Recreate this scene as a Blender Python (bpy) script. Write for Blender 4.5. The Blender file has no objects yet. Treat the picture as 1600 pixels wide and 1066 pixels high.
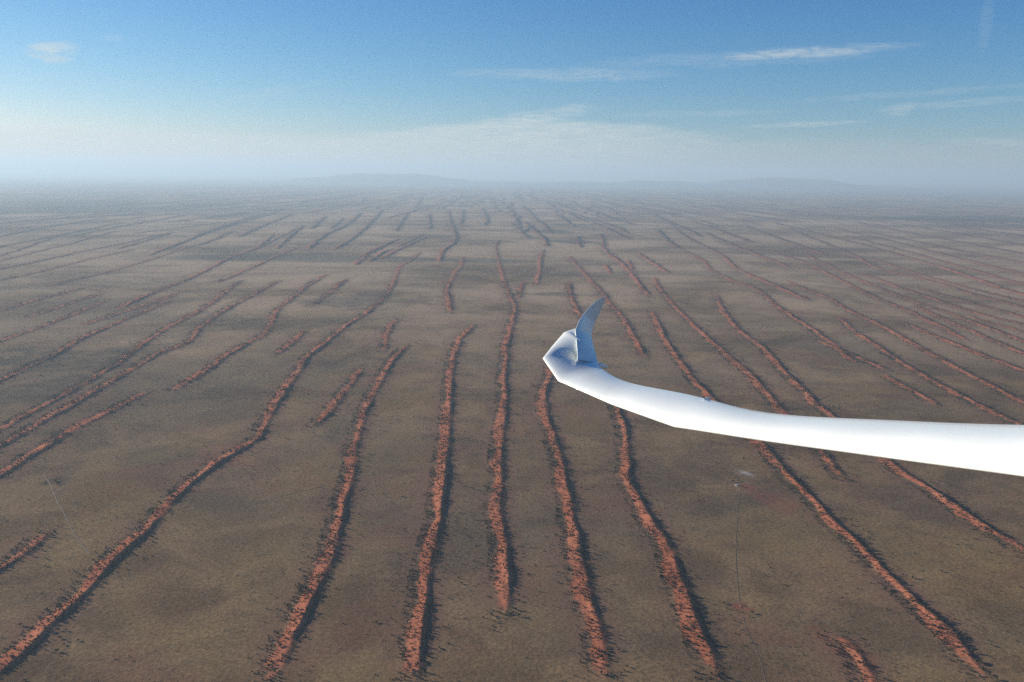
import bpy, math, random
import numpy as np

# ------------------------------------------------------------------ camera
H = 600.0
F_PX = 1333.0
CX, CY = 800.0, 533.0
PITCH = math.atan((533 - 272) / F_PX)
ROLL = math.radians(0.65)
_F = np.array([0, math.cos(PITCH), -math.sin(PITCH)])
_R = np.array([1.0, 0, 0])
_U = np.cross(_R, _F)
_c, _s = math.cos(ROLL), math.sin(ROLL)
_R, _U = _c * _R + _s * _U, -_s * _R + _c * _U

scene = bpy.context.scene
cam_d = bpy.data.cameras.new("camera")
cam_d.sensor_width = 36.0
cam_d.lens = 36.0 * F_PX / 1600.0
cam_d.clip_start = 0.3
cam_d.clip_end = 300000.0
cam = bpy.data.objects.new("camera", cam_d)
scene.collection.objects.link(cam)
from mathutils import Matrix, Vector
cam.matrix_world = Matrix(((_R[0], _U[0], -_F[0], 0), (_R[1], _U[1], -_F[1], 0),
                           (_R[2], _U[2], -_F[2], H), (0, 0, 0, 1)))
scene.camera = cam


def pdir(x, y):
    return (x - CX) / F_PX * _R - (y - CY) / F_PX * _U + _F


def ground_at(x, y):
    d = pdir(x, y)
    return (d * (-H / d[2]))[:2]


def at_depth(x, y, d):
    return pdir(x, y) * d + np.array([0, 0, H])


def project(P):
    p = P - np.array([0, 0, H])
    z = p @ _F
    return CX + F_PX * (p @ _R) / z, CY - F_PX * (p @ _U) / z, z


# ------------------------------------------------------------------ light
SUN_EL = math.radians(13.5)
SUN_AZ = math.radians(22.0)      # degrees forward of due left
sun_dir = np.array([-math.cos(SUN_AZ) * math.cos(SUN_EL), math.sin(SUN_AZ) * math.cos(SUN_EL), math.sin(SUN_EL)])
sd = bpy.data.lights.new("sun", 'SUN')
sd.energy = 4.0
sd.angle = math.radians(0.5)
sd.color = (1.0, 0.91, 0.74)
sun = bpy.data.objects.new("sun", sd)
scene.collection.objects.link(sun)
sun.rotation_euler = Vector(sun_dir).to_track_quat('Z', 'Y').to_euler()
sun.location = (0, 0, 2000)

scene.view_settings.view_transform = 'Standard'
scene.view_settings.look = 'None'
scene.view_settings.gamma = 1.0
scene.view_settings.exposure = 1.35
scene.cycles.use_denoising = False
scene.cycles.volume_bounces = 1
scene.cycles.max_bounces = 6

world = bpy.data.worlds.new("World")
scene.world = world
world.use_nodes = True
wt = world.node_tree
wt.nodes.clear()


class NT:
    """small helper around a node tree"""
    def __init__(s, tree):
        s.t = tree

    def n(s, kind, **kw):
        nd = s.t.nodes.new(kind)
        for k, v in kw.items():
            setattr(nd, k, v)
        return nd

    def put(s, sock, v):
        if hasattr(v, 'is_linked') or isinstance(v, bpy.types.NodeSocket):
            s.t.links.new(v, sock)
        else:
            sock.default_value = v

    def m(s, op, a, b=0.0, c=0.0, clamp=False):
        nd = s.n('ShaderNodeMath', operation=op, use_clamp=clamp)
        s.put(nd.inputs[0], a)
        s.put(nd.inputs[1], b)
        s.put(nd.inputs[2], c)
        return nd.outputs[0]

    def sm(s, v, lo, hi, a=0.0, b=1.0):
        nd = s.n('ShaderNodeMapRange', interpolation_type='SMOOTHSTEP')
        s.put(nd.inputs[0], v)
        for i, q in enumerate((lo, hi, a, b)):
            nd.inputs[i + 1].default_value = q
        return nd.outputs[0]

    def mix(s, f, a, b):
        nd = s.n('ShaderNodeMix', data_type='RGBA')
        s.put(nd.inputs[0], f)
        for i, v in ((6, a), (7, b)):
            if isinstance(v, tuple):
                nd.inputs[i].default_value = (v[0], v[1], v[2], 1)
            else:
                s.t.links.new(v, nd.inputs[i])
        return nd.outputs[2]

    def noise(s, vec, scale, detail=3.0, rough=0.55, dist=0.0, stretch=None):
        if stretch:
            mp = s.n('ShaderNodeMapping')
            s.t.links.new(vec, mp.inputs[0])
            mp.inputs['Scale'].default_value = stretch
            vec = mp.outputs[0]
        nd = s.n('ShaderNodeTexNoise')
        s.t.links.new(vec, nd.inputs['Vector'])
        nd.inputs['Scale'].default_value = scale
        nd.inputs['Detail'].default_value = detail
        nd.inputs['Roughness'].default_value = rough
        nd.inputs['Distortion'].default_value = dist
        return nd.outputs[0]


w = NT(wt)
sky = w.n('ShaderNodeTexSky', sky_type='NISHITA')
sky.sun_disc = False
sky.sun_elevation = SUN_EL
sky.sun_rotation = math.atan2(sun_dir[0], sun_dir[1])
sky.altitude = 600.0
sky.air_density = 1.0
sky.dust_density = 0.25
sky.ozone_density = 2.0
tc = w.n('ShaderNodeTexCoord')
sx = w.n('ShaderNodeSeparateXYZ')
wt.links.new(tc.outputs['Generated'], sx.inputs[0])
az = w.m('ARCTAN2', sx.outputs[0], sx.outputs[1])
el = w.m('ARCSINE', sx.outputs[2])
cv = w.n('ShaderNodeCombineXYZ')
w.put(cv.inputs[0], az)
w.put(cv.inputs[1], el)
cn = w.noise(cv.outputs[0], 9.0, 5.0, 0.62, 0.6, (1.0, 7.0, 1.0))
cn2 = w.noise(cv.outputs[0], 26.0, 6.0, 0.68, 1.2, (1.0, 7.0, 1.0))
# thin cirrus streaks: centre (px), half length, half height, slope, strength
CIRRUS = [(1260, 82, 150, 6.5, -0.03, .36), (1150, 92, 240, 13, -0.03, .14), (880, 117, 180, 10, 0.01, .26), (1258, 195, 85, 4, -0.04, .42),
          (860, 178, 75, 11, -0.1, .42), (82, 80, 34, 14, -0.1, .60), (175, 60, 16, 8, 0, .16),
          (1405, 170, 26, 9, -0.1, .26), (1430, 146, 200, 5, -0.05, .14), (1530, 160, 130, 6, -0.05, .18),
          (430, 143, 80, 7, -0.25, .14), (1090, 178, 130, 6, -0.02, .14), (1570, 222, 90, 6, 0.02, .24), (1540, 40, 9, 45, 0, .10)]
tot = 0.0
for (px, py, hl, hh, sl, st) in CIRRUS:
    d = pdir(px, py)
    a0, e0 = math.atan2(d[0], d[1]), math.asin(d[2] / np.linalg.norm(d))
    da = w.m('SUBTRACT', az, a0)
    de = w.m('ADD', w.m('SUBTRACT', el, e0), w.m('MULTIPLY', da, sl))
    # wobble of the streak
    de = w.m('ADD', de, w.m('MULTIPLY', w.m('SUBTRACT', cn, 0.5), 2.2 * hh / F_PX))
    q = w.m('ADD', w.m('POWER', w.m('ABSOLUTE', w.m('DIVIDE', da, hl / F_PX)), 2.0),
            w.m('POWER', w.m('ABSOLUTE', w.m('DIVIDE', de, hh / F_PX)), 2.0))
    mk = w.sm(q, 1.3, 0.0, 0.0, st * .8)
    tot = w.m('ADD', tot, mk)
wisp = w.m('MULTIPLY', tot, w.sm(cn2, 0.34, 0.62, 0.25, 1.35))
# low veil of cirrostratus near the horizon with an uneven top, highest just right of centre
d = pdir(850, 200)
a0 = math.atan2(d[0], d[1])
hump = w.sm(w.m('ABSOLUTE', w.m('SUBTRACT', az, a0)), 0.02, 0.26, 0.022, 0.0)
edge = w.m('ADD', hump, w.m('MULTIPLY', w.m('SUBTRACT', cn, 0.5), 0.03))
over = w.m('SUBTRACT', w.m('ADD', edge, 0.043), el)
fade = w.sm(az, 0.02, 0.34, 1.0, 0.15)
veil = w.m('MULTIPLY', w.m('MULTIPLY', w.sm(over, -0.001, 0.011), fade), w.sm(cn2, 0.25, 0.75, 0.35, 0.85))
cl = w.m('ADD', wisp, veil, clamp=True)
sp_ = w.n('ShaderNodeSeparateColor')
wt.links.new(sky.outputs[0], sp_.inputs[0])
cb_ = w.n('ShaderNodeCombineColor')
for k_, (gain, gam) in enumerate(((0.73, 1.80), (0.71, 1.22), (0.88, 0.92))):
    w.put(cb_.inputs[k_], w.m('MULTIPLY', w.m('POWER', w.m('MULTIPLY', sp_.outputs[k_], 0.14), gam), gain / 0.14))
scol = w.mix(cl, cb_.outputs[0], (4.8, 5.1, 5.0))
bg = w.n('ShaderNodeBackground')
wt.links.new(scol, bg.inputs[0])
bg.inputs[1].default_value = 0.055
wo = w.n('ShaderNodeOutputWorld')
wt.links.new(bg.outputs[0], wo.inputs[0])

# ------------------------------------------------------------------ noise helpers
rng = np.random.default_rng(7)
LAT = rng.random((256, 256))


def vnoise(x, y):
    xi, yi = np.floor(x).astype(np.int64), np.floor(y).astype(np.int64)
    fx, fy = x - xi, y - yi
    fx, fy = fx * fx * (3 - 2 * fx), fy * fy * (3 - 2 * fy)
    a, b = LAT[xi & 255, yi & 255], LAT[(xi + 1) & 255, yi & 255]
    c, d = LAT[xi & 255, (yi + 1) & 255], LAT[(xi + 1) & 255, (yi + 1) & 255]
    return (a * (1 - fx) + b * fx) * (1 - fy) + (c * (1 - fx) + d * fx) * fy - 0.5


def sstep(x, a, b):
    t = np.clip((x - a) / (b - a), 0, 1)
    return t * t * (3 - 2 * t)


# ------------------------------------------------------------------ dunes
# crest lines, near end first (photo pixels, put down on the plain)
TR = {
    'left': [(-80, 1125), (0, 1050), (50, 1007), (100, 958), (150, 907), (200, 857), (250, 807), (300, 757), (345, 722), (387, 697), (407, 681), (420, 655), (440, 620), (465, 585), (482, 558), (505, 540), (545, 507), (575, 488), (600, 468), (615, 445), (625, 420), (640, 408), (660, 393)],
    'second': [(395, 1100), (422, 1066), (452, 1010), (482, 950), (505, 900), (524, 850), (538, 790), (551, 745), (556, 700), (566, 660), (580, 625), (598, 590), (618, 560), (643, 535)],
    'short_b': [(483, 676), (494, 665), (515, 645), (534, 620), (557, 590), (574, 568)],
    'second_up': [(600, 555), (603, 540), (606, 525), (615, 508), (626, 495)],
    'third': [(645, 1110), (650, 1066), (658, 1000), (664, 930), (676, 870), (686, 820), (693, 760), (699, 700), (703, 650), (705, 600), (710, 560), (719, 535), (726, 524), (738, 512), (745, 504)],
    'third_up': [(704, 492), (705, 485), (704, 470), (700, 453), (710, 430), (722, 415), (724, 400)],
    'fourth': [(790, 990), (791, 960), (793, 930), (790, 880), (784, 820), (782, 760), (785, 700), (789, 640), (791, 580), (794, 540), (802, 505), (806, 480), (799, 463), (789, 440), (781, 410), (777, 390), (780, 375)],
    'fork': [(806, 470), (813, 461), (817, 445), (818, 438)],
    'fifth': [(955, 1100), (948, 1066), (942, 1010), (927, 950), (912, 890), (901, 830), (891, 780), (877, 720), (862, 670), (854, 640), (854, 610), (863, 585), (868, 560), (870, 540)],
    'fin_l': [(925, 520), (913, 500), (905, 485), (896, 467), (892, 450), (891, 438)],
    'fin_r': [(1016, 563), (1005, 550), (992, 525), (976, 498), (957, 478), (945, 460), (925, 438), (906, 418), (890, 400)],
    'mid_s': [(839, 447), (843, 430), (846, 407), (851, 389)],
    'sixth': [(1140, 1100), (1125, 1066), (1113, 1030), (1096, 985), (1077, 935), (1058, 890), (1038, 845), (1013, 805), (991, 765), (982, 730), (980, 690), (975, 660), (965, 635), (955, 610)],
    'seventh': [(1590, 1105), (1550, 1066), (1503, 1010), (1455, 960), (1405, 913), (1355, 863), (1303, 813), (1255, 763), (1215, 720), (1188, 690), (1147, 655), (1112, 618), (1092, 600), (1073, 575), (1047, 540), (1031, 510), (1017, 482)],
    'eighth': [(1330, 762), (1322, 750), (1310, 735), (1292, 710), (1262, 675), (1224, 640), (1200, 613), (1172, 582), (1145, 560), (1124, 542), (1086, 509), (1056, 479), (1034, 452), (1022, 432)],
    'ninth': [(1680, 910), (1600, 858), (1550, 828), (1500, 795), (1445, 757), (1398, 725), (1335, 672), (1287, 638), (1258, 610), (1232, 585), (1207, 555), (1182, 535), (1155, 515), (1133, 487), (1118, 458)],
    'corner': [(1380, 1100), (1364, 1066), (1349, 1040), (1325, 1005), (1303, 982)],
    'bl': [(-70, 930), (0, 889), (41, 861), (69, 837), (94, 818)],
    'r10': [(1355, 574), (1326, 557), (1300, 535), (1262, 509), (1217, 479), (1184, 452), (1142, 437), (1112, 422), (1101, 407), (1064, 389)],
    'r11': [(1274, 473), (1244, 460), (1210, 445), (1157, 422), (1131, 400), (1075, 370), (1045, 347)],
    'r12': [(1680, 700), (1585, 658), (1537, 635), (1487, 610), (1437, 582), (1400, 560), (1375, 542), (1337, 517), (1310, 492)],
    'r12b': [(1680, 660), (1597, 626), (1550, 602), (1500, 577), (1469, 559), (1420, 532), (1375, 507), (1326, 484), (1300, 467), (1262, 452), (1225, 436)],
    'r13': [(1525, 539), (1469, 509), (1412, 482), (1360, 460), (1315, 437), (1262, 411), (1202, 391)],
    'r14': [(1690, 570), (1600, 533), (1544, 512), (1487, 490), (1420, 467), (1375, 449), (1315, 424), (1255, 394)],
    'r15': [(1690, 587), (1600, 552), (1530, 522), (1480, 500), (1425, 474)],
    'r16': [(1690, 503), (1600, 479), (1525, 460), (1450, 437), (1375, 419), (1330, 396), (1232, 357)],
    'r17': [(1690, 480), (1600, 460), (1487, 422), (1375, 389), (1280, 365), (1206, 347)],
    'r18': [(1690, 447), (1600, 428), (1487, 400), (1412, 381), (1300, 355)],
    'r19': [(1690, 415), (1600, 396), (1500, 378), (1412, 362), (1337, 347)],
    'r20': [(1690, 520), (1600, 495), (1540, 478), (1487, 464), (1430, 448)],
    'r21': [(1690, 548), (1600, 519), (1544, 503), (1500, 488)],
    'c1': [(687, 413), (695, 392), (710, 381), (714, 366), (706, 347), (702, 329)],
    'c2': [(721, 352), (724, 340), (725, 327)],
    'c3': [(674, 360), (673, 348), (671, 334)],
    'c4': [(757, 354), (763, 345), (760, 335), (754, 325)],
    'c5': [(864, 366), (852, 351), (841, 345), (830, 332), (815, 320)],
    'c6': [(1021, 467), (1002, 445), (984, 422), (965, 405), (946, 389), (945, 376), (938, 364)],
    'c7': [(1052, 431), (1025, 413), (997, 394)],
    'c8': [(992, 425), (982, 405)],
    'c9': [(908, 388), (904, 368)],
    'c10': [(957, 430), (946, 411)],
    'c11': [(1064, 390), (1044, 374), (1029, 358)],
    'c12': [(1100, 372), (1075, 358), (1047, 347), (1017, 332)],
    'l1': [(-90, 560), (0, 533), (75, 507), (124, 488), (174, 467)],
    'l2': [(176, 488), (225, 464), (300, 434), (360, 404), (397, 391), (435, 373), (469, 355)],
    'l3': [(-90, 634), (0, 597), (50, 573), (93, 553), (127, 531), (180, 507), (232, 484), (277, 466)],
    'l4': [(-90, 715), (0, 671), (50, 644), (113, 611), (160, 584), (207, 554), (233, 533), (270, 509), (319, 482), (382, 436)],
    'l5': [(-90, 738), (0, 696), (67, 659), (130, 624), (187, 591), (247, 554), (293, 537), (315, 512), (345, 490), (397, 460), (443, 436)],
    'l6': [(-90, 795), (0, 741), (67, 701), (123, 667), (177, 641), (250, 604)],
    'l7': [(262, 618), (317, 584), (357, 555), (393, 535), (420, 516), (435, 486), (461, 464), (484, 445), (515, 427)],
    'l8': [(484, 482), (514, 460), (548, 433)],
    'l10': [(423, 560), (460, 535), (481, 511)],
    'l11': [(-90, 418), (0, 400), (90, 370), (160, 356)],
    'l12': [(180, 391), (277, 362)],
    'l13': [(221, 404), (277, 383), (330, 362), (412, 338), (445, 328)],
    'l14': [(262, 391), (319, 381), (368, 360)],
    'l15': [(480, 392), (506, 370), (544, 351), (566, 332)],
    'l16': [(521, 392), (562, 366), (585, 344), (600, 327)],
    'l17': [(431, 391), (455, 370), (477, 352)],
    'l18': [(487, 359), (510, 338)], 'l19': [(517, 359), (540, 340)],
    'l20': [(620, 363), (631, 344), (640, 331)], 'l21': [(650, 325), (661, 308)],
    'ra': [(1690, 428), (1600, 411), (1500, 391), (1412, 373), (1350, 362)], 'rb': [(1690, 463), (1600, 444), (1487, 412), (1400, 388), (1320, 368)],
    'rc': [(1690, 492), (1600, 470), (1500, 446), (1412, 420), (1360, 402)], 'rd': [(1690, 533), (1600, 507), (1520, 487), (1450, 463), (1400, 446), (1340, 424)],
    're': [(1690, 610), (1600, 578), (1520, 548), (1450, 520), (1400, 500)], 'rg': [(1690, 400), (1600, 383), (1500, 366), (1420, 352)],
    'rh': [(1690, 385), (1600, 370), (1480, 350)], 'ri': [(1300, 400), (1250, 384), (1200, 366), (1160, 352)],
    'rj': [(1240, 420), (1190, 400), (1140, 380), (1100, 362)], 'rk': [(1180, 380), (1120, 358), (1080, 345)],
    'rl': [(1400, 585), (1350, 562), (1300, 541), (1262, 524)], 'rm': [(1480, 640), (1420, 606), (1370, 580)],
    'la': [(-60, 452), (40, 430), (130, 408), (220, 388)], 'lb': [(-60, 418), (0, 408), (90, 386), (187, 360)],
    'lc': [(-60, 434), (0, 421), (110, 398), (200, 379), (270, 363)], 'ld': [(60, 450), (150, 430), (240, 405), (300, 385)],
    'le': [(100, 372), (200, 352), (300, 335)], 'lf': [(-60, 500), (0, 486), (70, 466), (140, 448)],
    'lh': [(300, 372), (360, 350), (420, 332)], 'li': [(-60, 398), (30, 380), (120, 362), (200, 347)],
    'lj': [(330, 445), (380, 425), (430, 402), (470, 385)], 'lk': [(370, 372), (420, 350), (460, 334)],
    'll': [(120, 512), (180, 492), (240, 473), (290, 455)], 'lm': [(30, 500), (100, 478), (170, 455)],
    'l22': [(-60, 382), (60, 358), (170, 340)], 'l23': [(335, 412), (400, 388), (431, 366)],
}
BASEH = {'left': 9.5, 'second': 8.5, 'short_b': 6, 'second_up': 6, 'third': 9, 'third_up': 8, 'fourth': 8, 'fork': 6, 'fifth': 7.5,
         'sixth': 8.5, 'seventh': 9.5, 'eighth': 7.5, 'ninth': 8.5, 'corner': 5, 'bl': 6, 'l10': 5, 'l6': 8, 'fin_l': 8, 'fin_r': 7.5}


def catmull(pts, n=10):
    P = np.array(pts, float)
    P = np.vstack([2 * P[0] - P[1], P, 2 * P[-1] - P[-2]])
    out = []
    for i in range(1, len(P) - 2):
        for t in np.linspace(0, 1, n, endpoint=False):
            out.append(0.5 * ((2 * P[i]) + (-P[i - 1] + P[i + 1]) * t + (2 * P[i - 1] - 5 * P[i] + 4 * P[i + 1] - P[i + 2]) * t * t
                              + (-P[i - 1] + 3 * P[i] - 3 * P[i + 1] + P[i + 2]) * t ** 3))
    out.append(P[-2])
    return np.array(out)


class Dune:
    def __init__(s, name, xs, ys, h, wid, seed, taper0=True, taper1=True):
        s.name, s.h, s.w, s.seed = name, h, wid, seed
        k = np.argsort(ys)
        ys, xs = ys[k], xs[k]
        s.y0, s.y1 = ys[0], ys[-1]
        n = int(np.clip((s.y1 - s.y0) / 8.0, 12, 900))
        s.ys = np.linspace(s.y0, s.y1, n)
        c = np.interp(s.ys, ys, xs)
        far = wid
        c = c + 7.0 * far * vnoise(s.ys / (75.0 * far), np.full(n, seed * 1.7)) + 3.0 * far * vnoise(s.ys / (24.0 * far), np.full(n, seed * 2.3 + 9))
        s.xs = c
        m = np.gradient(c, s.ys)
        s.ms = np.clip(m, -4, 4)
        hn = 1.0 + 1.1 * vnoise(s.ys / (120.0 * far), np.full(n, seed * 3.1 + 4)) + 0.75 * vnoise(s.ys / (34.0 * far), np.full(n, seed * 5.3))
        L = s.y1 - s.y0
        tp = min(0.3 * L, 170.0 * far)
        tap = np.ones(n)
        if taper0:
            tap *= sstep(s.ys, s.y0, s.y0 + tp)
        if taper1:
            tap *= sstep(s.ys, s.y1, s.y1 - tp * 1.2)
        s.wv = np.clip(1.0 + 1.1 * vnoise(s.ys / (95.0 * far), np.full(n, seed * 4.7 + 2)) + .5 * vnoise(s.ys / (30.0 * far), np.full(n, seed * 6.1)), .5, 1.6)
        s.hs = .31 * h * hn * tap
        s.taps = tap ** 0.6

    def ev(s, X, Y):
        """height, sand, halo, lee for the points given (all inside y0..y1)"""
        xc = np.interp(Y, s.ys, s.xs)
        m = np.interp(Y, s.ys, s.ms)
        hh = np.interp(Y, s.ys, s.hs)
        tp = np.interp(Y, s.ys, s.taps)
        d = (X - xc) / np.sqrt(1 + m * m)
        wv = np.interp(Y, s.ys, s.wv)
        wl, wr = 24.0 * s.w * wv, 9.0 * s.w
        tl, tr_ = np.clip(1 + d / wl, 0, 1), np.clip(1 - d / wr, 0, 1)
        prof = np.where(d < 0, tl ** 1.3, tr_ ** 1.3)
        sand = np.where(d < 0, 1 - sstep(-d, 7 * s.w * wv, 28 * s.w * wv), 1 - sstep(d, 0 * s.w, 11 * s.w)) * tp
        halo = np.where(d < 0, 1 - sstep(-d, 14 * s.w, 75 * s.w), 1 - sstep(d, 12 * s.w, 40 * s.w)) * tp
        return hh * prof, sand, halo, d


DUNES = []
for k, (nm, pts) in enumerate(TR.items()):
    c = catmull(pts)
    G = np.array([ground_at(a, b) for a, b in c])
    ymid = np.median(G[:, 1])
    far = 1.0 + 1.0 * float(sstep(np.array(ymid), 3200, 10000))
    DUNES.append(Dune(nm, G[:, 0], G[:, 1], BASEH.get(nm, 7.5) * (1 + 1.9 * (far - 1)), far, k + 1))
NTR = len(DUNES)
# dunes beyond the ones that can be told apart
fr = np.random.default_rng(31)
tr_samples = [(d.ys, d.xs) for d in DUNES]
yy = 5200.0
while yy < 48000:
    wx = yy * 0.74
    nn = int(2 * wx / (250 + yy * 0.006))
    for i in range(nn):
        x0 = -wx + 2 * wx * (i + fr.uniform(-.1, 1.1)) / nn
        y0 = yy * fr.uniform(0.96, 1.10)
        L = fr.uniform(0.12, 0.45) * yy + 500
        ym = y0 + L / 2
        if fr.random() < 0.15:
            continue
        if any(ys[0] < q < ys[-1] and abs(np.interp(q, ys, xs) - (x0 + (-0.015 - 0.20 * x0 / y0) * (q - y0))) < 150
               for ys, xs in tr_samples for q in (y0, ym, y0 + L)):
            continue
        ys = np.linspace(y0, y0 + L, 24)
        mm = -0.015 - 0.20 * x0 / y0 + fr.normal(0, .02)
        xs = x0 + mm * (ys - y0) + 70 * (vnoise(ys / 900.0, np.full(24, 50 + i * .37 + yy * .001))) * (1 + yy / 15000)
        far = 1.5 + 1.3 * min(1, yy / 30000)
        DUNES.append(Dune('far', xs, ys, fr.uniform(8, 15) * far, far * fr.uniform(.75, 1.15), 100 + len(DUNES)))
    yy *= 1.115


def base_height(X, Y):
    return 5.0 * vnoise(X / 620 + 3, Y / 900 + 7) + 1.6 * vnoise(X / 170, Y / 260) + 0.35 * vnoise(X / 47, Y / 60)


# rows and columns of the plain: fine near the camera, coarse far away
rows = [-9000, -6000, -4000, -2500, -1500, -900, -500, -200, 0, 120, 220]
y = 260.0
while y < 860:
    rows.append(y)
    y *= 1.012
while y < 14000:
    rows.append(y)
    y *= 1.0036
while y < 105000:
    rows.append(y)
    y *= 1.006
rows = np.array(rows)
t_in = np.arange(-0.67, 0.6701, 0.00185)
t_out = 0.67 + np.cumsum(0.00185 * 1.06 ** np.arange(1, 64))
t_out = t_out[t_out < 2.2]
cols = np.concatenate([-t_out[::-1], t_in, t_out])
gw = np.where(rows < 260, 260 + (260 - rows) * 1.0, rows)
X = gw[:, None] * cols[None, :]
Y = np.repeat(rows[:, None], len(cols), 1)
Z = base_height(X, Y)
SAND = np.zeros_like(Z)
HALO = np.zeros_like(Z)
DH = np.zeros_like(Z)
LEE_SHADE = np.zeros_like(Z)
for du in DUNES:
    r0, r1 = np.searchsorted(rows, du.y0), np.searchsorted(rows, du.y1)
    if r1 <= r0:
        continue
    ry = rows[r0:r1]
    tx = np.interp(ry, du.ys, du.xs) / ry
    mg = 100 * du.w * 4 / ry.min()
    c0, c1 = np.searchsorted(cols, tx.min() - mg), np.searchsorted(cols, tx.max() + mg)
    if c1 <= c0:
        continue
    h, sa, ha, _ = du.ev(X[r0:r1, c0:c1], Y[r0:r1, c0:c1])
    sl = (slice(r0, r1), slice(c0, c1))
    DH[sl] = np.maximum(DH[sl], h)
    SAND[sl] = np.maximum(SAND[sl], sa)
    HALO[sl] = np.maximum(HALO[sl], ha)
    LEE_SHADE[sl] = np.maximum(LEE_SHADE[sl], (h > .05 * du.h) * sstep(_, -6 * du.w, 4 * du.w) * (1 - sstep(_, 10 * du.w, 26 * du.w)))
# rough sand: hummocks round the shrubs
Z = Z + DH + SAND * (1.1 * vnoise(X / 11, Y / 13) + 0.6 * vnoise(X / 5 + 40, Y / 5.5)) * sstep(6000 - Y, 0, 3000)
# bare and overgrown patches that have places of their own
PAN = np.zeros_like(Z)
RED = np.zeros_like(Z)
VEG_SHADE = np.zeros_like(Z)


def blob(arr, px, py, ax, ay, rot, st):
    g = ground_at(px, py)
    c, s_ = math.cos(rot), math.sin(rot)
    dx, dy = X - g[0], Y - g[1]
    u, v = (dx * c + dy * s_) / ax, (-dx * s_ + dy * c) / ay
    q = np.sqrt(u * u + v * v) + 0.9 * vnoise(X / (ax * .45), Y / (ax * .45)) + .4 * vnoise(X / (ax * .17), Y / (ax * .17))
    np.maximum(arr, st * (1 - sstep(q, 0.45, 1.15)), out=arr)


blob(PAN, 1164, 738, 14, 26, 0.5, .9)
blob(PAN, 1151, 757, 9, 12, 0.0, .6)
blob(RED, 1158, 948, 13, 16, 0.3, 1.0)
blob(RED, 1170, 760, 26, 26, 0, .7)
blob(RED, 1215, 782, 70, 42, -0.9, .5)
blob(RED, 1180, 985, 40, 60, 0.3, .25)
blob(RED, 1322, 1015, 26, 60, 0.5, .5)
blob(RED, 350, 715, 60, 110, 0.7, .35)
for px, py, ax, ay, st in [(85, 753, 30, 30, .7), (1510, 342, 2200, 900, .95), (1560, 352, 1500, 500, .6), (60, 325, 3800, 1600, .6),
                           (300, 318, 3500, 1500, .6), (860, 362, 500, 350, .8), (700, 352, 1500, 160, .8), (900, 378, 300, 300, .9),
                           (1100, 428, 700, 160, .5), (880, 460, 260, 90, .7), (1000, 352, 1500, 220, .6), (560, 405, 1500, 250, .7), (330, 500, 520, 260, .45),
                           (1270, 283, 9000, 1800, 1.0), (1050, 281, 6000, 1500, .8), (120, 560, 300, 200, .7), (560, 470, 260, 260, .7),
                           (60, 610, 160, 170, .6), (1120, 310, 5000, 500, .5), (420, 405, 900, 150, .4), (650, 470, 120, 160, .5), (1330, 640, 260, 120, .35)]:
    blob(VEG_SHADE, px, py, ax, ay, 0, st)
VEG_SHADE = np.maximum(VEG_SHADE, 0.8 * LEE_SHADE * sstep(Y, 3200, 7500) + 0.35 * SAND * sstep(Y, 2500, 5500) + .65 * SAND * sstep(Y, 5500, 8500))  # far dunes: shrub cover, plus painted shade darkening the lee sides

nr, nc = X.shape
me = bpy.data.meshes.new('ground')
me.vertices.add(nr * nc)
me.vertices.foreach_set('co', np.stack([X, Y, Z], -1).astype(np.float32).ravel())
idx = (np.arange(nr - 1)[:, None] * nc + np.arange(nc - 1)[None, :]).ravel()
quads = np.stack([idx, idx + 1, idx + nc + 1, idx + nc], -1).astype(np.int32)
me.loops.add(quads.size)
me.loops.foreach_set('vertex_index', quads.ravel())
me.polygons.add(len(quads))
me.polygons.foreach_set('loop_start', np.arange(0, quads.size, 4, dtype=np.int32))
me.polygons.foreach_set('use_smooth', np.ones(len(quads), bool))
me.update(calc_edges=True)
for nm, arr in (('sand', SAND), ('halo', HALO), ('pan', PAN), ('red', RED), ('veg_shade', VEG_SHADE), ('dry_haze', .15 + .85 * sstep(Y, 1500, 4800))):
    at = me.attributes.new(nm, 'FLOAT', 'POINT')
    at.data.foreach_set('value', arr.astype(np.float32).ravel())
ground = bpy.data.objects.new('ground', me)
scene.collection.objects.link(ground)
ground['kind'] = 'structure'
del quads, idx


def new_mat(name):
    m = bpy.data.materials.new(name)
    m.use_nodes = True
    m.node_tree.nodes.clear()
    t = NT(m.node_tree)
    b = t.n('ShaderNodeBsdfPrincipled')
    o = t.n('ShaderNodeOutputMaterial')
    m.node_tree.links.new(b.outputs[0], o.inputs[0])
    return m, t, b


gm, g, gb = new_mat('savanna_soil')
me.materials.append(gm)


def attr(t, nm):
    nd = t.n('ShaderNodeAttribute', attribute_name=nm)
    return nd.outputs['Fac']


pos = g.n('ShaderNodeNewGeometry').outputs['Position']
big = g.noise(pos, 1 / 900, 4, .6, .4)
mid = g.noise(pos, 1 / 160, 5, .62, .5)
sml = g.noise(pos, 1 / 28, 4, .65)
tin = g.noise(pos, 1 / 5.5, 4, .75)
hues = g.noise(pos, 1 / 420, 4, .6, 1.0)
band = g.noise(pos, 1 / 2600, 5, .65, .8, (1.0, 2.2, 1.0))
c = g.mix(g.sm(mid, .38, .62), (0.112, 0.070, 0.040), (0.222, 0.142, 0.074))
c = g.mix(g.m('MULTIPLY', g.sm(hues, .45, .68), .6), c, (0.240, 0.160, 0.066))
c = g.mix(g.m('MULTIPLY', g.sm(big, .50, .66), .55), c, (0.095, 0.071, 0.050))
c = g.mix(g.m('MULTIPLY', g.sm(sml, .52, .70), .45), c, (0.078, 0.060, 0.042))
c = g.mix(g.m('MULTIPLY', g.sm(band, .46, .62), g.sm(attr(g, 'veg_shade'), -1, 0, .40, .40)), c, (0.078, 0.070, 0.058))
redn = g.noise(pos, 1 / 260, 5, .65, .6)
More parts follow.
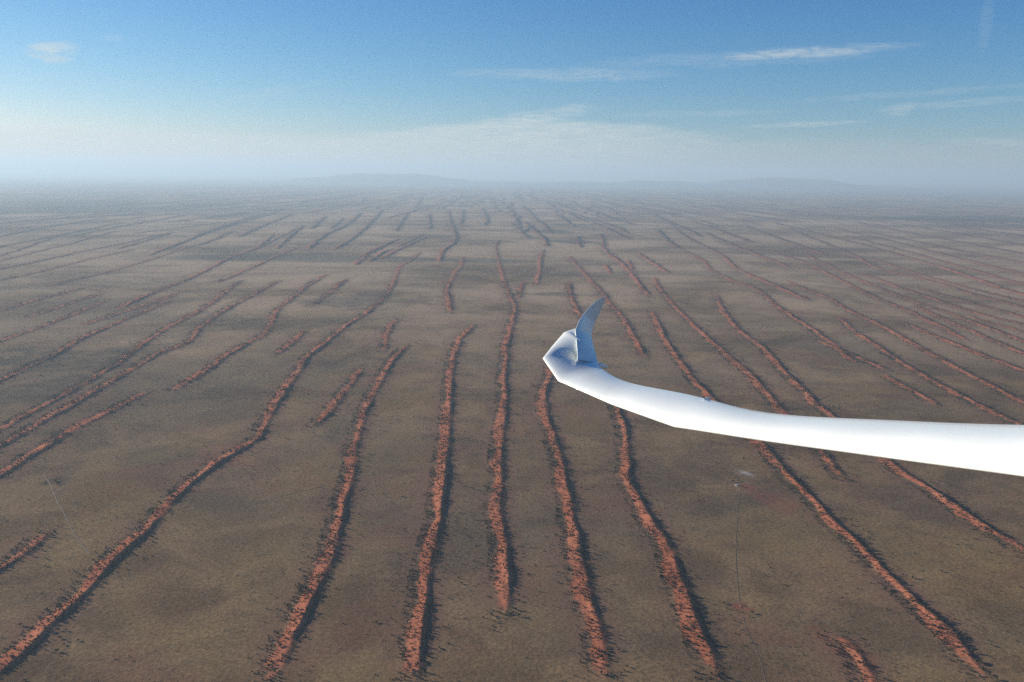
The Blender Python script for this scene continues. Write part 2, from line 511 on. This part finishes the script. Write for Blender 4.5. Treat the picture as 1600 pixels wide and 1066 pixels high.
c = g.mix(g.m('MULTIPLY', g.sm(redn, .48, .68), .6), c, (0.170, 0.080, 0.052))
dry_haze = g.m('MULTIPLY', attr(g, 'dry_haze'), g.sm(g.noise(pos, 1 / 1500, 6, .65, .6, (1.0, 1.6, 1.0)), .34, .64))  # tan grass patches; their gain with distance paints haze into the colour
c = g.mix(g.m('MULTIPLY', dry_haze, .85), c, (0.450, 0.310, 0.195))
# grass tufts and pebbles: fine light and dark speckle
sp = g.sm(tin, .34, .68, 0.72, 1.28)
mul = g.n('ShaderNodeMix', data_type='RGBA', blend_type='MULTIPLY')
mul.inputs[0].default_value = 1.0
gm.node_tree.links.new(c, mul.inputs[6])
gm.node_tree.links.new(sp, mul.inputs[7])
c = mul.outputs[2]
# reddish sand spreading from the dunes
hal = g.m('MULTIPLY', attr(g, 'halo'), g.sm(mid, .35, .68, .1, .9))
c = g.mix(hal, c, (0.175, 0.092, 0.066))
c = g.mix(g.m('MULTIPLY', attr(g, 'red'), g.sm(sml, .35, .6, .45, 1.0)), c, (0.235, 0.085, 0.060))
c = g.mix(g.m('MULTIPLY', attr(g, 'pan'), g.sm(sml, .40, .60, .2, 1.0)), c, (0.36, 0.33, 0.31))
sn = g.m('ADD', attr(g, 'sand'), g.m('ADD', g.m('MULTIPLY', g.m('SUBTRACT', sml, .5), 1.1), g.m('MULTIPLY', g.m('SUBTRACT', tin, .5), .9)))
scl = g.mix(g.sm(mid, .35, .65), (0.345, 0.115, 0.062), (0.420, 0.155, 0.086))
scl = g.mix(g.m('MULTIPLY', g.sm(tin, .52, .62), .55), scl, (0.190, 0.082, 0.052))
c = g.mix(g.sm(sn, .38, .66), c, scl)
veg_sh = g.m('MULTIPLY', attr(g, 'veg_shade'), g.m('MAXIMUM', g.sm(g.noise(pos, 1 / 60, 6, .7), .36, .60, .25, 1.0), g.m('MULTIPLY', attr(g, 'dry_haze'), .8)))
c = g.mix(g.m('MULTIPLY', veg_sh, .95), c, (0.036, 0.040, 0.036))
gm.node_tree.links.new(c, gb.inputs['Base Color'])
gb.inputs['Roughness'].default_value = 1.0
gb.inputs['Specular IOR Level'].default_value = 0.0
bp = g.n('ShaderNodeBump')
bp.inputs['Strength'].default_value = 0.5
bp.inputs['Distance'].default_value = 1.0
hgt = g.m('ADD', g.m('MULTIPLY', tin, 1.1), g.m('MULTIPLY', sml, 1.2))
gm.node_tree.links.new(hgt, bp.inputs['Height'])
gm.node_tree.links.new(bp.outputs[0], gb.inputs['Normal'])


def height_at(x, y):
    """ground height at scattered points, read from the mesh itself"""
    x, y = np.asarray(x, float), np.asarray(y, float)
    r = np.clip(np.searchsorted(rows, y) - 1, 0, nr - 2)
    fy = (y - rows[r]) / (rows[r + 1] - rows[r])
    wv = gw[r] * (1 - fy) + gw[r + 1] * fy
    t = x / wv
    q = np.clip(np.searchsorted(cols, t) - 1, 0, nc - 2)
    fx = (t - cols[q]) / (cols[q + 1] - cols[q])
    return (Z[r, q] * (1 - fx) + Z[r, q + 1] * fx) * (1 - fy) + (Z[r + 1, q] * (1 - fx) + Z[r + 1, q + 1] * fx) * fy


# ------------------------------------------------------------------ far hills
def hills(name, y0, hmax, x0, x1, seed, depth):
    n = 400
    xs = np.linspace(x0, x1, n)
    e = sstep(xs, x0, x0 + (x1 - x0) * .12) * sstep(xs, x1, x1 - (x1 - x0) * .3)
    prof = hmax * e * (0.62 + 0.75 * vnoise(xs / 5200, np.full(n, seed)) + 0.42 * vnoise(xs / 1700, np.full(n, seed + 3.3)) + .18 * vnoise(xs / 600, np.full(n, seed + 5.3)))
    prof = np.maximum(prof, 0)
    K = 9
    V = []
    for k in range(K):
        f = k / (K - 1) * 2 - 1
        V.append(np.stack([xs, np.full(n, y0 + f * depth) + 500 * vnoise(xs / 3000, np.full(n, seed + 8.)), prof * (1 - abs(f)) ** .8 - 6], -1))
    V = np.array(V).reshape(-1, 3)
    Fq = []
    for k in range(K - 1):
        for i in range(n - 1):
            a = k * n + i
            Fq.append((a, a + 1, a + n + 1, a + n))
    m = bpy.data.meshes.new(name)
    m.from_pydata(V.tolist(), [], Fq)
    m.polygons.foreach_set('use_smooth', np.ones(len(Fq), bool))
    o = bpy.data.objects.new(name, m)
    scene.collection.objects.link(o)
    o['kind'] = 'structure'
    hm, t, b = new_mat('hill_rock')
    p = t.n('ShaderNodeNewGeometry').outputs['Position']
    m.materials.append(hm)
    cc = t.mix(t.sm(t.noise(p, 1 / 900, 5, .6), .4, .6), (0.085, 0.075, 0.065), (0.13, 0.11, 0.085))
    hm.node_tree.links.new(cc, b.inputs['Base Color'])
    b.inputs['Roughness'].default_value = 1
    return o


hills('hills', 47000, 620, -14000, 26000, 3.0, 3500)

# ------------------------------------------------------------------ tracks
def strip(name, pts, width, col, lift=0.25):
    c = catmull(pts, 14)
    G = np.array([ground_at(a, b) for a, b in c])
    seg = np.r_[0, np.cumsum(np.hypot(*np.diff(G, axis=0).T))]
    s = np.arange(0, seg[-1], 3.0)
    gx, gy = np.interp(s, seg, G[:, 0]), np.interp(s, seg, G[:, 1])
    gx = gx + 3 * vnoise(s / 40, np.full(len(s), width * 7))
    tx, ty = np.gradient(gx), np.gradient(gy)
    L = np.hypot(tx, ty)
    nx, ny = -ty / L, tx / L
    V = []
    for off in (-.5, -.17, .17, .5):
        wv = width * off * (1 + .5 * vnoise(s / 9, np.full(len(s), off)))
        x_, y_ = gx + nx * wv, gy + ny * wv
        V.append(np.stack([x_, y_, height_at(x_, y_) + lift * (1 - .4 * abs(off))], -1))
    V = np.array(V)
    n = len(s)
    Fq = [(k * n + i, k * n + i + 1, (k + 1) * n + i + 1, (k + 1) * n + i) for k in range(3) for i in range(n - 1)]
    m = bpy.data.meshes.new(name)
    m.from_pydata(V.reshape(-1, 3).tolist(), [], Fq)
    o = bpy.data.objects.new(name, m)
    scene.collection.objects.link(o)
    o['kind'] = 'structure'
    mm, t, b = new_mat('track_soil')
    p = t.n('ShaderNodeNewGeometry').outputs['Position']
    cc = t.mix(t.sm(t.noise(p, 1 / 14, 4, .6), .4, .6), col, tuple(v * .72 for v in col))
    mm.node_tree.links.new(cc, b.inputs['Base Color'])
    b.inputs['Roughness'].default_value = 1
    m.materials.append(mm)
    return o


strip('track', [(1158, 762), (1153, 800), (1150, 860), (1152, 905), (1156, 942)], 0.8, (0.15, 0.102, 0.060))
strip('track', [(1160, 962), (1168, 985), (1180, 1012), (1190, 1040), (1199, 1075)], 1.2, (0.19, 0.125, 0.080))
strip('track', [(68, 742), (78, 757), (86, 775), (92, 790), (103, 806), (117, 836), (140, 866)], 1.9, (0.19, 0.130, 0.085))
strip('track', [(398, 788), (428, 779), (466, 770), (506, 759)], 1.4, (0.085, 0.07, 0.055))
strip('track', [(515, 690), (525, 672), (538, 650), (546, 628)], 1.6, (0.085, 0.07, 0.055))

# ------------------------------------------------------------------ shrubs and trees
pr = np.random.default_rng(99)
cand = []      # x, y, radius, height, where
for du in DUNES[:NTR]:
    ya, yb = max(du.y0, 860), min(du.y1, 4800)
    if yb <= ya:
        continue
    for (a, b, dens) in ((ya, min(yb, 1900), .40), (max(ya, 1900), min(yb, 3000), .20), (max(ya, 3000), yb, .07)):
        if b <= a:
            continue
        n = int((b - a) * dens * 13)
        Yp = pr.uniform(a, b, n)
        ss = np.where(pr.random(n) < .80, pr.uniform(-31, 10, n), pr.normal(-5, 24, n))
        xc = np.interp(Yp, du.ys, du.xs)
        mm = np.interp(Yp, du.ys, du.ms)
        tp = np.interp(Yp, du.ys, du.taps)
        Xp = xc + ss * np.sqrt(1 + mm * mm)
        dn = vnoise(Xp / 24 + 11, Yp / 30) + .5 * vnoise(Xp / 9, Yp / 9)
        keep = (pr.random(n) < 0.46 + .8 * dn) & (pr.random(n) < np.maximum(tp, .15))
        big_ = pr.random(n) < np.where(ss > -6, .11, .035)
        R = np.where(big_, pr.uniform(1.15, 1.9, n), np.abs(pr.normal(.50, .26, n)) + .28)
        R = R * np.where(Yp > 1900, 1.18, 1.0) * np.where(Yp > 3000, 1.25, 1.0)
        Hh = R * pr.uniform(1.2, 2.4, n)
        for i in np.nonzero(keep)[0]:
            cand.append((Xp[i], Yp[i], R[i], Hh[i], du.name))
# open plain
n = 42000
tt = pr.uniform(-.66, .66, n)
Yp = 860 + (3600 - 860) * pr.random(n) ** 0.75
Xp = tt * Yp
dn = vnoise(Xp / 130 + 5, Yp / 170) + .6 * vnoise(Xp / 45, Yp / 40)
R = np.abs(pr.normal(.45, .22, n)) + .22 + .8 * (pr.random(n) < .015)
for i in np.nonzero(pr.random(n) < .22 + .9 * dn)[0]:
    cand.append((Xp[i], Yp[i], R[i] * (1 + .35 * (Yp[i] > 2000)), R[i] * pr.uniform(1.1, 1.9), 'plain'))
# ones that have a place of their own in the photo
SPEC = []


def spec(px, py, r, h, lab):
    gx, gy = ground_at(px, py)
    SPEC.append((gx, gy, r, h, lab))


spec(1131, 943, 1.9, 3.2, 'lone round dark tree left of the bare red patch in the plain')
spec(1176, 958, 1.7, 3.6, 'dark tree with a long shadow at the right edge of the bare red patch')
spec(1153, 955, 1.5, 2.6, 'low dark bush at the lower left edge of the bare red patch')
spec(1159, 946, 1.1, 2.2, 'small dark bush at the top edge of the bare red patch')
spec(1172, 964, 1.2, 2.0, 'small bush just below the tree at the right edge of the bare red patch')
spec(1145, 752, 2.3, 3.6, 'dark tree beside the pale water tank below the wing')
spec(1161, 760, 1.8, 2.6, 'low dark bush right of the pale water tank below the wing')
spec(87, 752, 3.0, 3.8, 'large dark tree beside the pale track at far left')
spec(91, 756, 2.6, 2.8, 'broad bush just below the large tree beside the pale track at far left')
spec(71, 755, 2.0, 2.4, 'dark bush left of the upper end of the pale track at far left')
spec(588, 973, 2.3, 2.6, 'isolated dark bush on the plain between the second and third red dunes')
spec(968, 851, 1.6, 2.6, 'isolated dark tree on the plain between the fifth and sixth red dunes')
spec(872, 911, 1.6, 2.4, 'isolated dark bush on the plain left of the fifth red dune')

DN = {'left': 'the dune leading to bottom left', 'second': 'the second long dune from left',
      'short_b': 'the short dune left of centre', 'third': 'the third long dune from left',
      'fourth': 'the centre dune ending above the bottom', 'fifth': 'the dune below the wing tip',
      'sixth': 'the bent dune below the wing', 'seventh': 'the diagonal dune reaching bottom right',
      'eighth': 'the faint dune ending below the wing', 'ninth': 'the dune meeting the right edge',
      'corner': 'the short dune at bottom right', 'bl': 'the short dune at the left edge'}
DBY = {d_.name: d_ for d_ in DUNES[:NTR]}


def describe(i):
    size = 'broad' if C[i, 2] > 1.65 else ('small' if C[i, 2] < 1.4 else 'dark')
    nm = wh[i]
    if nm not in DN:
        side = 'left' if pxx[i] < 640 else ('middle' if pxx[i] < 1050 else 'right')
        return '%s thorn bush on the open grass plain, %s part of the foreground' % (size, side), 'bushes on the open plain'
    d_ = DBY[nm]
    off = C[i, 0] - np.interp(C[i, 1], d_.ys, d_.xs)
    side = 'sunlit flank' if off < -3 else ('crest' if off < 5 else 'shaded side')
    lab = '%s thorn tree on the %s of %s' % (size, side, DN[nm])
    return lab, 'thorn trees on ' + DN[nm]


C = np.array([(a, b, r, h) for a, b, r, h, _ in cand])
wh = [q[4] for q in cand]
cz = height_at(C[:, 0], C[:, 1])
pxx, pyy, dd = project(np.stack([C[:, 0], C[:, 1], cz], -1))
vis = (pxx > 2) & (pxx < 1598) & (pyy > 300) & (pyy < 1064)
# behind the wing
wl_x, wl_t, wl_b = [848, 900, 950, 1080, 1200, 1400, 1600], [560, 512, 575, 612, 638, 650, 658], [560, 610, 634, 676, 693, 720, 746]
vis &= ~((pxx > 848) & (pyy > np.interp(pxx, wl_x, wl_t)) & (pyy < np.interp(pxx, wl_x, wl_b)))
app = np.sqrt(C[:, 2] * C[:, 3]) / dd * vis
order = np.argsort(-app)
NIND = 300 - len(SPEC)
near_i = order[:NIND]
rest_i = order[NIND:]

fm, f_, fb = new_mat('thorn_foliage')
p = f_.n('ShaderNodeNewGeometry').outputs['Position']
oi = f_.noise(p, 1 / 2.5, 3, .6)
cc = f_.mix(f_.sm(oi, .35, .65), (0.040, 0.042, 0.026), (0.078, 0.074, 0.044))
fm.node_tree.links.new(cc, fb.inputs['Base Color'])
fb.inputs['Roughness'].default_value = .9
bm_, b2, bb = new_mat('thorn_bark')
p = b2.n('ShaderNodeNewGeometry').outputs['Position']
cc = b2.mix(b2.noise(p, 3.0, 4), (0.09, 0.07, 0.05), (0.16, 0.125, 0.09))
bm_.node_tree.links.new(cc, bb.inputs['Base Color'])
bb.inputs['Roughness'].default_value = .95


def leaf_cloud(rs, n, size):
    """n small randomly turned quads in a lumpy ellipsoid of radius 1 (x,y) and height 0.15..1 (z)"""
    nl = 5 if n > 40 else 1
    lob = rs.normal(0, .42, (nl, 3)) * [1, 1, .45] if nl > 1 else np.zeros((1, 3))
    k = rs.integers(0, nl, n)
    d = rs.normal(0, 1, (n, 3))
    d /= np.linalg.norm(d, axis=1)[:, None]
    rad = (.55 if nl > 1 else .8) * rs.random(n) ** .4
    c = lob[k] + d * rad[:, None]
    c[:, 2] = .60 + c[:, 2] * .42
    c[:, 2] = np.clip(c[:, 2], .12, 1.1)
    u = rs.normal(0, 1, (n, 3))
    u /= np.linalg.norm(u, axis=1)[:, None]
    v = np.cross(u, rs.normal(0, 1, (n, 3)))
    v /= np.linalg.norm(v, axis=1)[:, None]
    s = size * rs.uniform(.7, 1.3, n)[:, None]
    return np.stack([c - u * s - v * s, c + u * s - v * s * .8, c + u * s * .9 + v * s, c - u * s + v * s * .9], 1)   # n,4,3


def quads_mesh(name, Q, mat):
    Q = Q.reshape(-1, 3).astype(np.float32)
    m = bpy.data.meshes.new(name)
    nq = len(Q) // 4
    m.vertices.add(len(Q))
    m.vertices.foreach_set('co', Q.ravel())
    m.loops.add(len(Q))
    m.loops.foreach_set('vertex_index', np.arange(len(Q), dtype=np.int32))
    m.polygons.add(nq)
    m.polygons.foreach_set('loop_start', np.arange(0, len(Q), 4, dtype=np.int32))
    m.update(calc_edges=True)
    m.materials.append(mat)
    return m


rs = np.random.default_rng(5)


def tube(V, Fc, a, b, ra, rb, k=7):
    a, b = np.array(a, float), np.array(b, float)
    d = (b - a) / np.linalg.norm(b - a)
    u = np.cross(d, [0.3, 1, .2])
    u /= np.linalg.norm(u)
    v = np.cross(d, u)
    i0 = len(V)
    for P, r in ((a, ra), (b, rb)):
        for j in range(k):
            an = 2 * math.pi * j / k
            V.append(tuple(P + r * (math.cos(an) * u + math.sin(an) * v)))
    for j in range(k):
        Fc.append((i0 + j, i0 + (j + 1) % k, i0 + k + (j + 1) % k, i0 + k + j))
    Fc.append(tuple(range(i0 + k, i0 + 2 * k)))


protos = []
for q in range(6):
    cm = quads_mesh('crown', leaf_cloud(rs, 240, .13), fm)
    V, Fc = [], []
    tube(V, Fc, (0, 0, -.15), (0, .02, .25), .075, .055)
    for j in range(4):
        an = j * 1.57 + rs.uniform(-.4, .4)
        tube(V, Fc, (0, .02, .22), (.42 * math.cos(an), .42 * math.sin(an), rs.uniform(.55, .8)), .045, .015)
    tm = bpy.data.meshes.new('trunk')
    tm.from_pydata(V, [], Fc)
    tm.materials.append(bm_)
    protos.append((cm, tm))


def plant(x, y, r, h, lab, group, k):
    e = bpy.data.objects.new('thorn_tree', None)
    scene.collection.objects.link(e)
    e.location = (x, y, float(height_at([x], [y])[0]))
    e.rotation_euler = (0, 0, (k * 2.399) % 6.283)
    e.scale = (r, r, h)
    e['label'] = lab
    e['category'] = 'tree'
    if group:
        e['group'] = group
    cm, tm = protos[k % 6]
    for nm, m in (('crown', cm), ('trunk', tm)):
        o = bpy.data.objects.new(nm, m)
        scene.collection.objects.link(o)
        o.parent = e


k = 0
for (x, y_, r, h, lab) in SPEC:
    plant(x, y_, r, h, lab, 'trees and bushes standing alone on the plain', k)
    k += 1
for i in near_i:
    lab, grp = describe(i)
    plant(C[i, 0], C[i, 1], C[i, 2], C[i, 3], lab, grp, k)
    k += 1

# everything smaller and farther: nobody could count it
P1 = [leaf_cloud(rs, 26, .30) for _ in range(12)]
P2 = [leaf_cloud(rs, 9, .48) for _ in range(12)]
parts = []
for far_, PP in ((False, P1), (True, P2)):
    sel = np.array([i for i in rest_i if (C[i, 1] > 1700) == far_])
    kk = pr.integers(0, 12, len(sel))
    an = pr.uniform(0, 6.283, len(sel))
    for j in range(12):
        s_ = sel[kk == j]
        a_ = an[kk == j]
        B = PP[j].reshape(-1, 3)
        ca, sa = np.cos(a_)[:, None], np.sin(a_)[:, None]
        r_ = C[s_, 2][:, None]
        vx = (B[:, 0] * ca - B[:, 1] * sa) * r_ + C[s_, 0][:, None]
        vy = (B[:, 0] * sa + B[:, 1] * ca) * r_ + C[s_, 1][:, None]
        vz = (B[:, 2] - .08) * C[s_, 3][:, None] + cz[s_][:, None]
        parts.append(np.stack([vx, vy, vz], -1).reshape(-1, 3))
sh = bpy.data.objects.new('shrubs', quads_mesh('shrubs', np.concatenate(parts), fm))
scene.collection.objects.link(sh)
sh['kind'] = 'stuff'
sh['label'] = 'countless tiny dark shrubs dotting the red dunes and plains into the distance'
sh['category'] = 'shrubs'
print('shrubs', len(rest_i), 'ground', nr * nc, 'dunes', len(DUNES))

# ------------------------------------------------------------------ water tank
def lathe(prof, k=28):
    V, Fc = [], []
    for (r, z) in prof:
        for j in range(k):
            a = 2 * math.pi * j / k
            V.append((r * math.cos(a), r * math.sin(a), z))
    for i in range(len(prof) - 1):
        for j in range(k):
            Fc.append((i * k + j, i * k + (j + 1) % k, (i + 1) * k + (j + 1) % k, (i + 1) * k + j))
    return V, Fc


def simple(name, V, Fc, mat, parent=None, smooth=True):
    m = bpy.data.meshes.new(name)
    m.from_pydata(V, [], Fc)
    if smooth:
        m.polygons.foreach_set('use_smooth', np.ones(len(Fc), bool))
    m.materials.append(mat)
    o = bpy.data.objects.new(name, m)
    scene.collection.objects.link(o)
    if parent:
        o.parent = parent
    return o


cm_, c2, cb = new_mat('weathered_concrete')
p = c2.n('ShaderNodeNewGeometry').outputs['Position']
cc = c2.mix(c2.noise(p, 1.2, 4), (0.38, 0.34, 0.29), (0.52, 0.48, 0.42))
cm_.node_tree.links.new(cc, cb.inputs['Base Color'])
cb.inputs['Roughness'].default_value = .9
wm_, w2, wb = new_mat('tank_water')
wb.inputs['Base Color'].default_value = (0.05, 0.07, 0.06, 1)
wb.inputs['Roughness'].default_value = .12
for px, py, s_, nm, lab in ((1151.5, 757, 1.0, 'water_tank', 'round pale concrete water tank beside a dark tree below the wing'),
                            (1157, 947, .42, 'water_trough', 'tiny round pale drinking trough on the bare red patch')):
    gx, gy = ground_at(px, py)
    e = bpy.data.objects.new(nm, None)
    scene.collection.objects.link(e)
    e.location = (gx, gy, float(height_at([gx], [gy])[0]))
    e.scale = (s_, s_, s_)
    e['label'] = lab
    e['category'] = 'water tank' if s_ == 1 else 'trough'
    V, Fc = lathe([(2.7, -.4), (2.7, 1.75), (2.66, 1.8), (2.5, 1.8), (2.46, 1.75), (2.46, .2)])
    simple('rim_wall', V, Fc, cm_, e)
    V, Fc = lathe([(2.455, 1.45), (.01, 1.452)])
    simple('water_surface', V, Fc, wm_, e)

# ------------------------------------------------------------------ the sailplane wing
gel, ge, gl = new_mat('white_gelcoat')
p = ge.n('ShaderNodeNewGeometry').outputs['Position']
cc = ge.mix(ge.sm(ge.noise(p, 3.0, 4, .6), .3, .7), (0.73, 0.76, 0.74), (0.77, 0.80, 0.78))
gel.node_tree.links.new(cc, gl.inputs['Base Color'])
gl.inputs['Roughness'].default_value = 0.32
gl.inputs['Coat Weight'].default_value = 0.5
gl.inputs['Coat Roughness'].default_value = 0.12
gl.inputs['Specular IOR Level'].default_value = 0.4

NCH = 22
_b = np.linspace(0, math.pi, NCH)
XC = (1 - np.cos(_b)) / 2                       # leading edge 0 .. trailing edge 1


def foil(th, camber):
    yt = 5 * th * (0.2969 * np.sqrt(XC) - 0.1260 * XC - 0.3516 * XC ** 2 + 0.2843 * XC ** 3 - 0.1036 * XC ** 4)
    yc = camber * 4 * XC * (1 - XC)
    return yc + yt, yc - yt


def loft(name, st, parent, sub=6, close0=True, close1=True, smooth_n=0):
    """st: list of (le xyz, te xyz, up xyz, thickness, camber)"""
    S = []
    for i in range(len(st) - 1):
        for f in np.linspace(0, 1, sub, endpoint=False):
            q = [st[i][j] * (1 - f) + st[i + 1][j] * f for j in range(5)]
            if i < smooth_n - 1:      # trailing edge runs in a curve, leading edge in straight panels
                p0 = st[i - 1][1] if i else 2 * st[0][1] - st[1][1]
                p1, p2 = st[i][1], st[i + 1][1]
                p3 = st[i + 2][1] if i + 2 < smooth_n else 2 * p2 - p1
                q[1] = .5 * (2 * p1 + (p2 - p0) * f + (2 * p0 - 5 * p1 + 4 * p2 - p3) * f * f + (3 * p1 - p0 - 3 * p2 + p3) * f ** 3)
            S.append(q)
    S.append(list(st[-1]))
    V, Fc = [], []
    K = 2 * NCH - 2
    for le, te, up, th, ca in S:
        ch = te - le
        L = np.linalg.norm(ch)
        u = ch / max(L, 1e-6)
        upn = up - u * (up @ u)
        upn /= np.linalg.norm(upn)
        yu, yl = foil(th, ca)
        ring = [le + u * XC[i] * L + upn * yu[i] * L for i in range(NCH)]
        ring += [le + u * XC[i] * L + upn * yl[i] * L for i in range(NCH - 2, 0, -1)]
        V += [tuple(q) for q in ring]
    n = len(S)
    for i in range(n - 1):
        for j in range(K):
            a, b = i * K + j, i * K + (j + 1) % K
            Fc.append((a, b, b + K, a + K))
    if close0:
        Fc.append(tuple(range(K)))
    if close1:
        Fc.append(tuple(range((n - 1) * K, n * K)))
    o = simple(name, V, Fc, gel, parent)
    return o


def A(px, py, d):
    return at_depth(px, py, d)


wing = bpy.data.objects.new('sailplane_wing', None)
scene.collection.objects.link(wing)
wing['label'] = 'long slender white sailplane wing with an upturned winglet, seen from the cockpit'
wing['category'] = 'wing'

UP = np.array([0.05, -0.05, 1.0])
W = [((1790, 768), 2.95, (1790, 662), 3.62),
     ((1600, 741), 3.45, (1600, 664), 4.08),
     ((1400, 715), 4.05, (1400, 657), 4.63),
     ((1200, 688), 4.75, (1200, 645), 5.28),
     ((1053, 666), 5.35, (1078, 617), 5.83),
     ((955, 631), 5.95, (980, 597), 6.36),
     ((872, 595), 6.50, (940, 576), 6.77),
     ((848, 560), 6.82, (933, 565), 7.01)]
st = []
for i, (a, da, b, db) in enumerate(W):
    le, te = A(a[0], a[1], da), A(b[0], b[1], db)
    up = UP + (np.array([0.0, 0, 0]) if i < 5 else np.array([.10 * (i - 4), -.05 * (i - 4), 0]))
    st.append((le, te, up, .125 if i < 6 else .10, .022))
for le, te, up, th, ca in (
        (A(862, 542, 6.98), A(907, 553, 6.89), (.12, -.25, 1), .11, .02),
        (A(881, 520, 7.12), A(906, 531, 6.97), (.2, -.25, .95), .12, .02),
        (A(891, 516, 7.17), A(903, 521, 7.10), (.3, -.3, .9), .13, .0),
        (A(898.5, 513.5, 7.19), A(901, 514.5, 7.2), (.4, -.35, .8), .12, .0)):
    st.append((le, te, np.array(up), th, ca))
loft('wing_panel', st, wing, smooth_n=8)
inw = np.array([.85, -.55, .12])
Wl = [((902, 563), 6.80, (934, 567), 6.99, .12), ((902, 550), 6.85, (931, 553), 7.10, .10), ((901, 535), 6.94, (927, 540), 7.20, .08),
      ((899, 516), 7.10, (924, 524), 7.34, .07), ((904, 503), 7.17, (926, 514), 7.39, .07), ((911, 492), 7.26, (930, 503), 7.46, .07), ((921, 480), 7.31, (936, 491), 7.48, .07),
      ((931, 471), 7.36, (941, 480), 7.50, .07), ((939, 466), 7.41, (944.5, 472), 7.51, .07), ((944.5, 464), 7.47, (946.5, 466), 7.52, .07)]
st = [(A(a[0], a[1], da), A(b[0], b[1], db), inw, th, .0) for a, da, b, db, th in Wl]
loft('winglet', st, wing, sub=4)


def fairing(p0, p1, r, up):
    """teardrop blister over a control horn"""
    V, Fc = [], []
    ax = p1 - p0
    L = np.linalg.norm(ax)
    ax = ax / L
    sd_ = np.cross(ax, up)
    sd_ /= np.linalg.norm(sd_)
    u2 = np.cross(sd_, ax)
    N, K = 14, 14
    for i in range(N):
        t = i / (N - 1)
        rr = r * (math.sin(math.pi * min(t / .7, 1) / 2) if t < .35 else 1 - ((t - .35) / .65) ** 1.6) ** .8 + 1e-4
        for j in range(K):
            a = 2 * math.pi * j / K
            V.append(tuple(p0 + ax * L * t + sd_ * rr * math.cos(a) + u2 * rr * 1.2 * math.sin(a)))
    for i in range(N - 1):
        for j in range(K):
            Fc.append((i * K + j, i * K + (j + 1) % K, (i + 1) * K + (j + 1) % K, (i + 1) * K + j))
    return simple('control_fairing', V, Fc, gel, wing)


fairing(A(1098, 624, 5.60), A(1114, 621.5, 5.95), .008, UP)
fairing(A(926, 568, 6.95), A(951, 575, 7.1), .021, UP)

# ------------------------------------------------------------------ haze
B = 112000.0
top = 1010.0 + 180
V = [(-B, -12000, -30), (B, -12000, -30), (B, B, -30), (-B, B, -30), (-B, -12000, top), (B, -12000, top), (B, B, top), (-B, B, top)]
Fc = [(0, 3, 2, 1), (4, 5, 6, 7), (0, 1, 5, 4), (1, 2, 6, 5), (2, 3, 7, 6), (3, 0, 4, 7)]
hm = bpy.data.materials.new('air')
hm.use_nodes = True
hm.node_tree.nodes.clear()
h_ = NT(hm.node_tree)
pv = h_.n('ShaderNodeVolumePrincipled')
pv.inputs['Color'].default_value = (0.47, 0.62, 0.77, 1)
pv.inputs['Density'].default_value = 4.4e-5
pv.inputs['Anisotropy'].default_value = 0.2
ho = h_.n('ShaderNodeOutputMaterial')
hm.node_tree.links.new(pv.outputs[0], ho.inputs['Volume'])
hz = simple('haze', V, Fc, hm, None, False)
hz['kind'] = 'stuff'
hz['label'] = 'pale blue haze filling the air down to the horizon'
hz['category'] = 'haze'
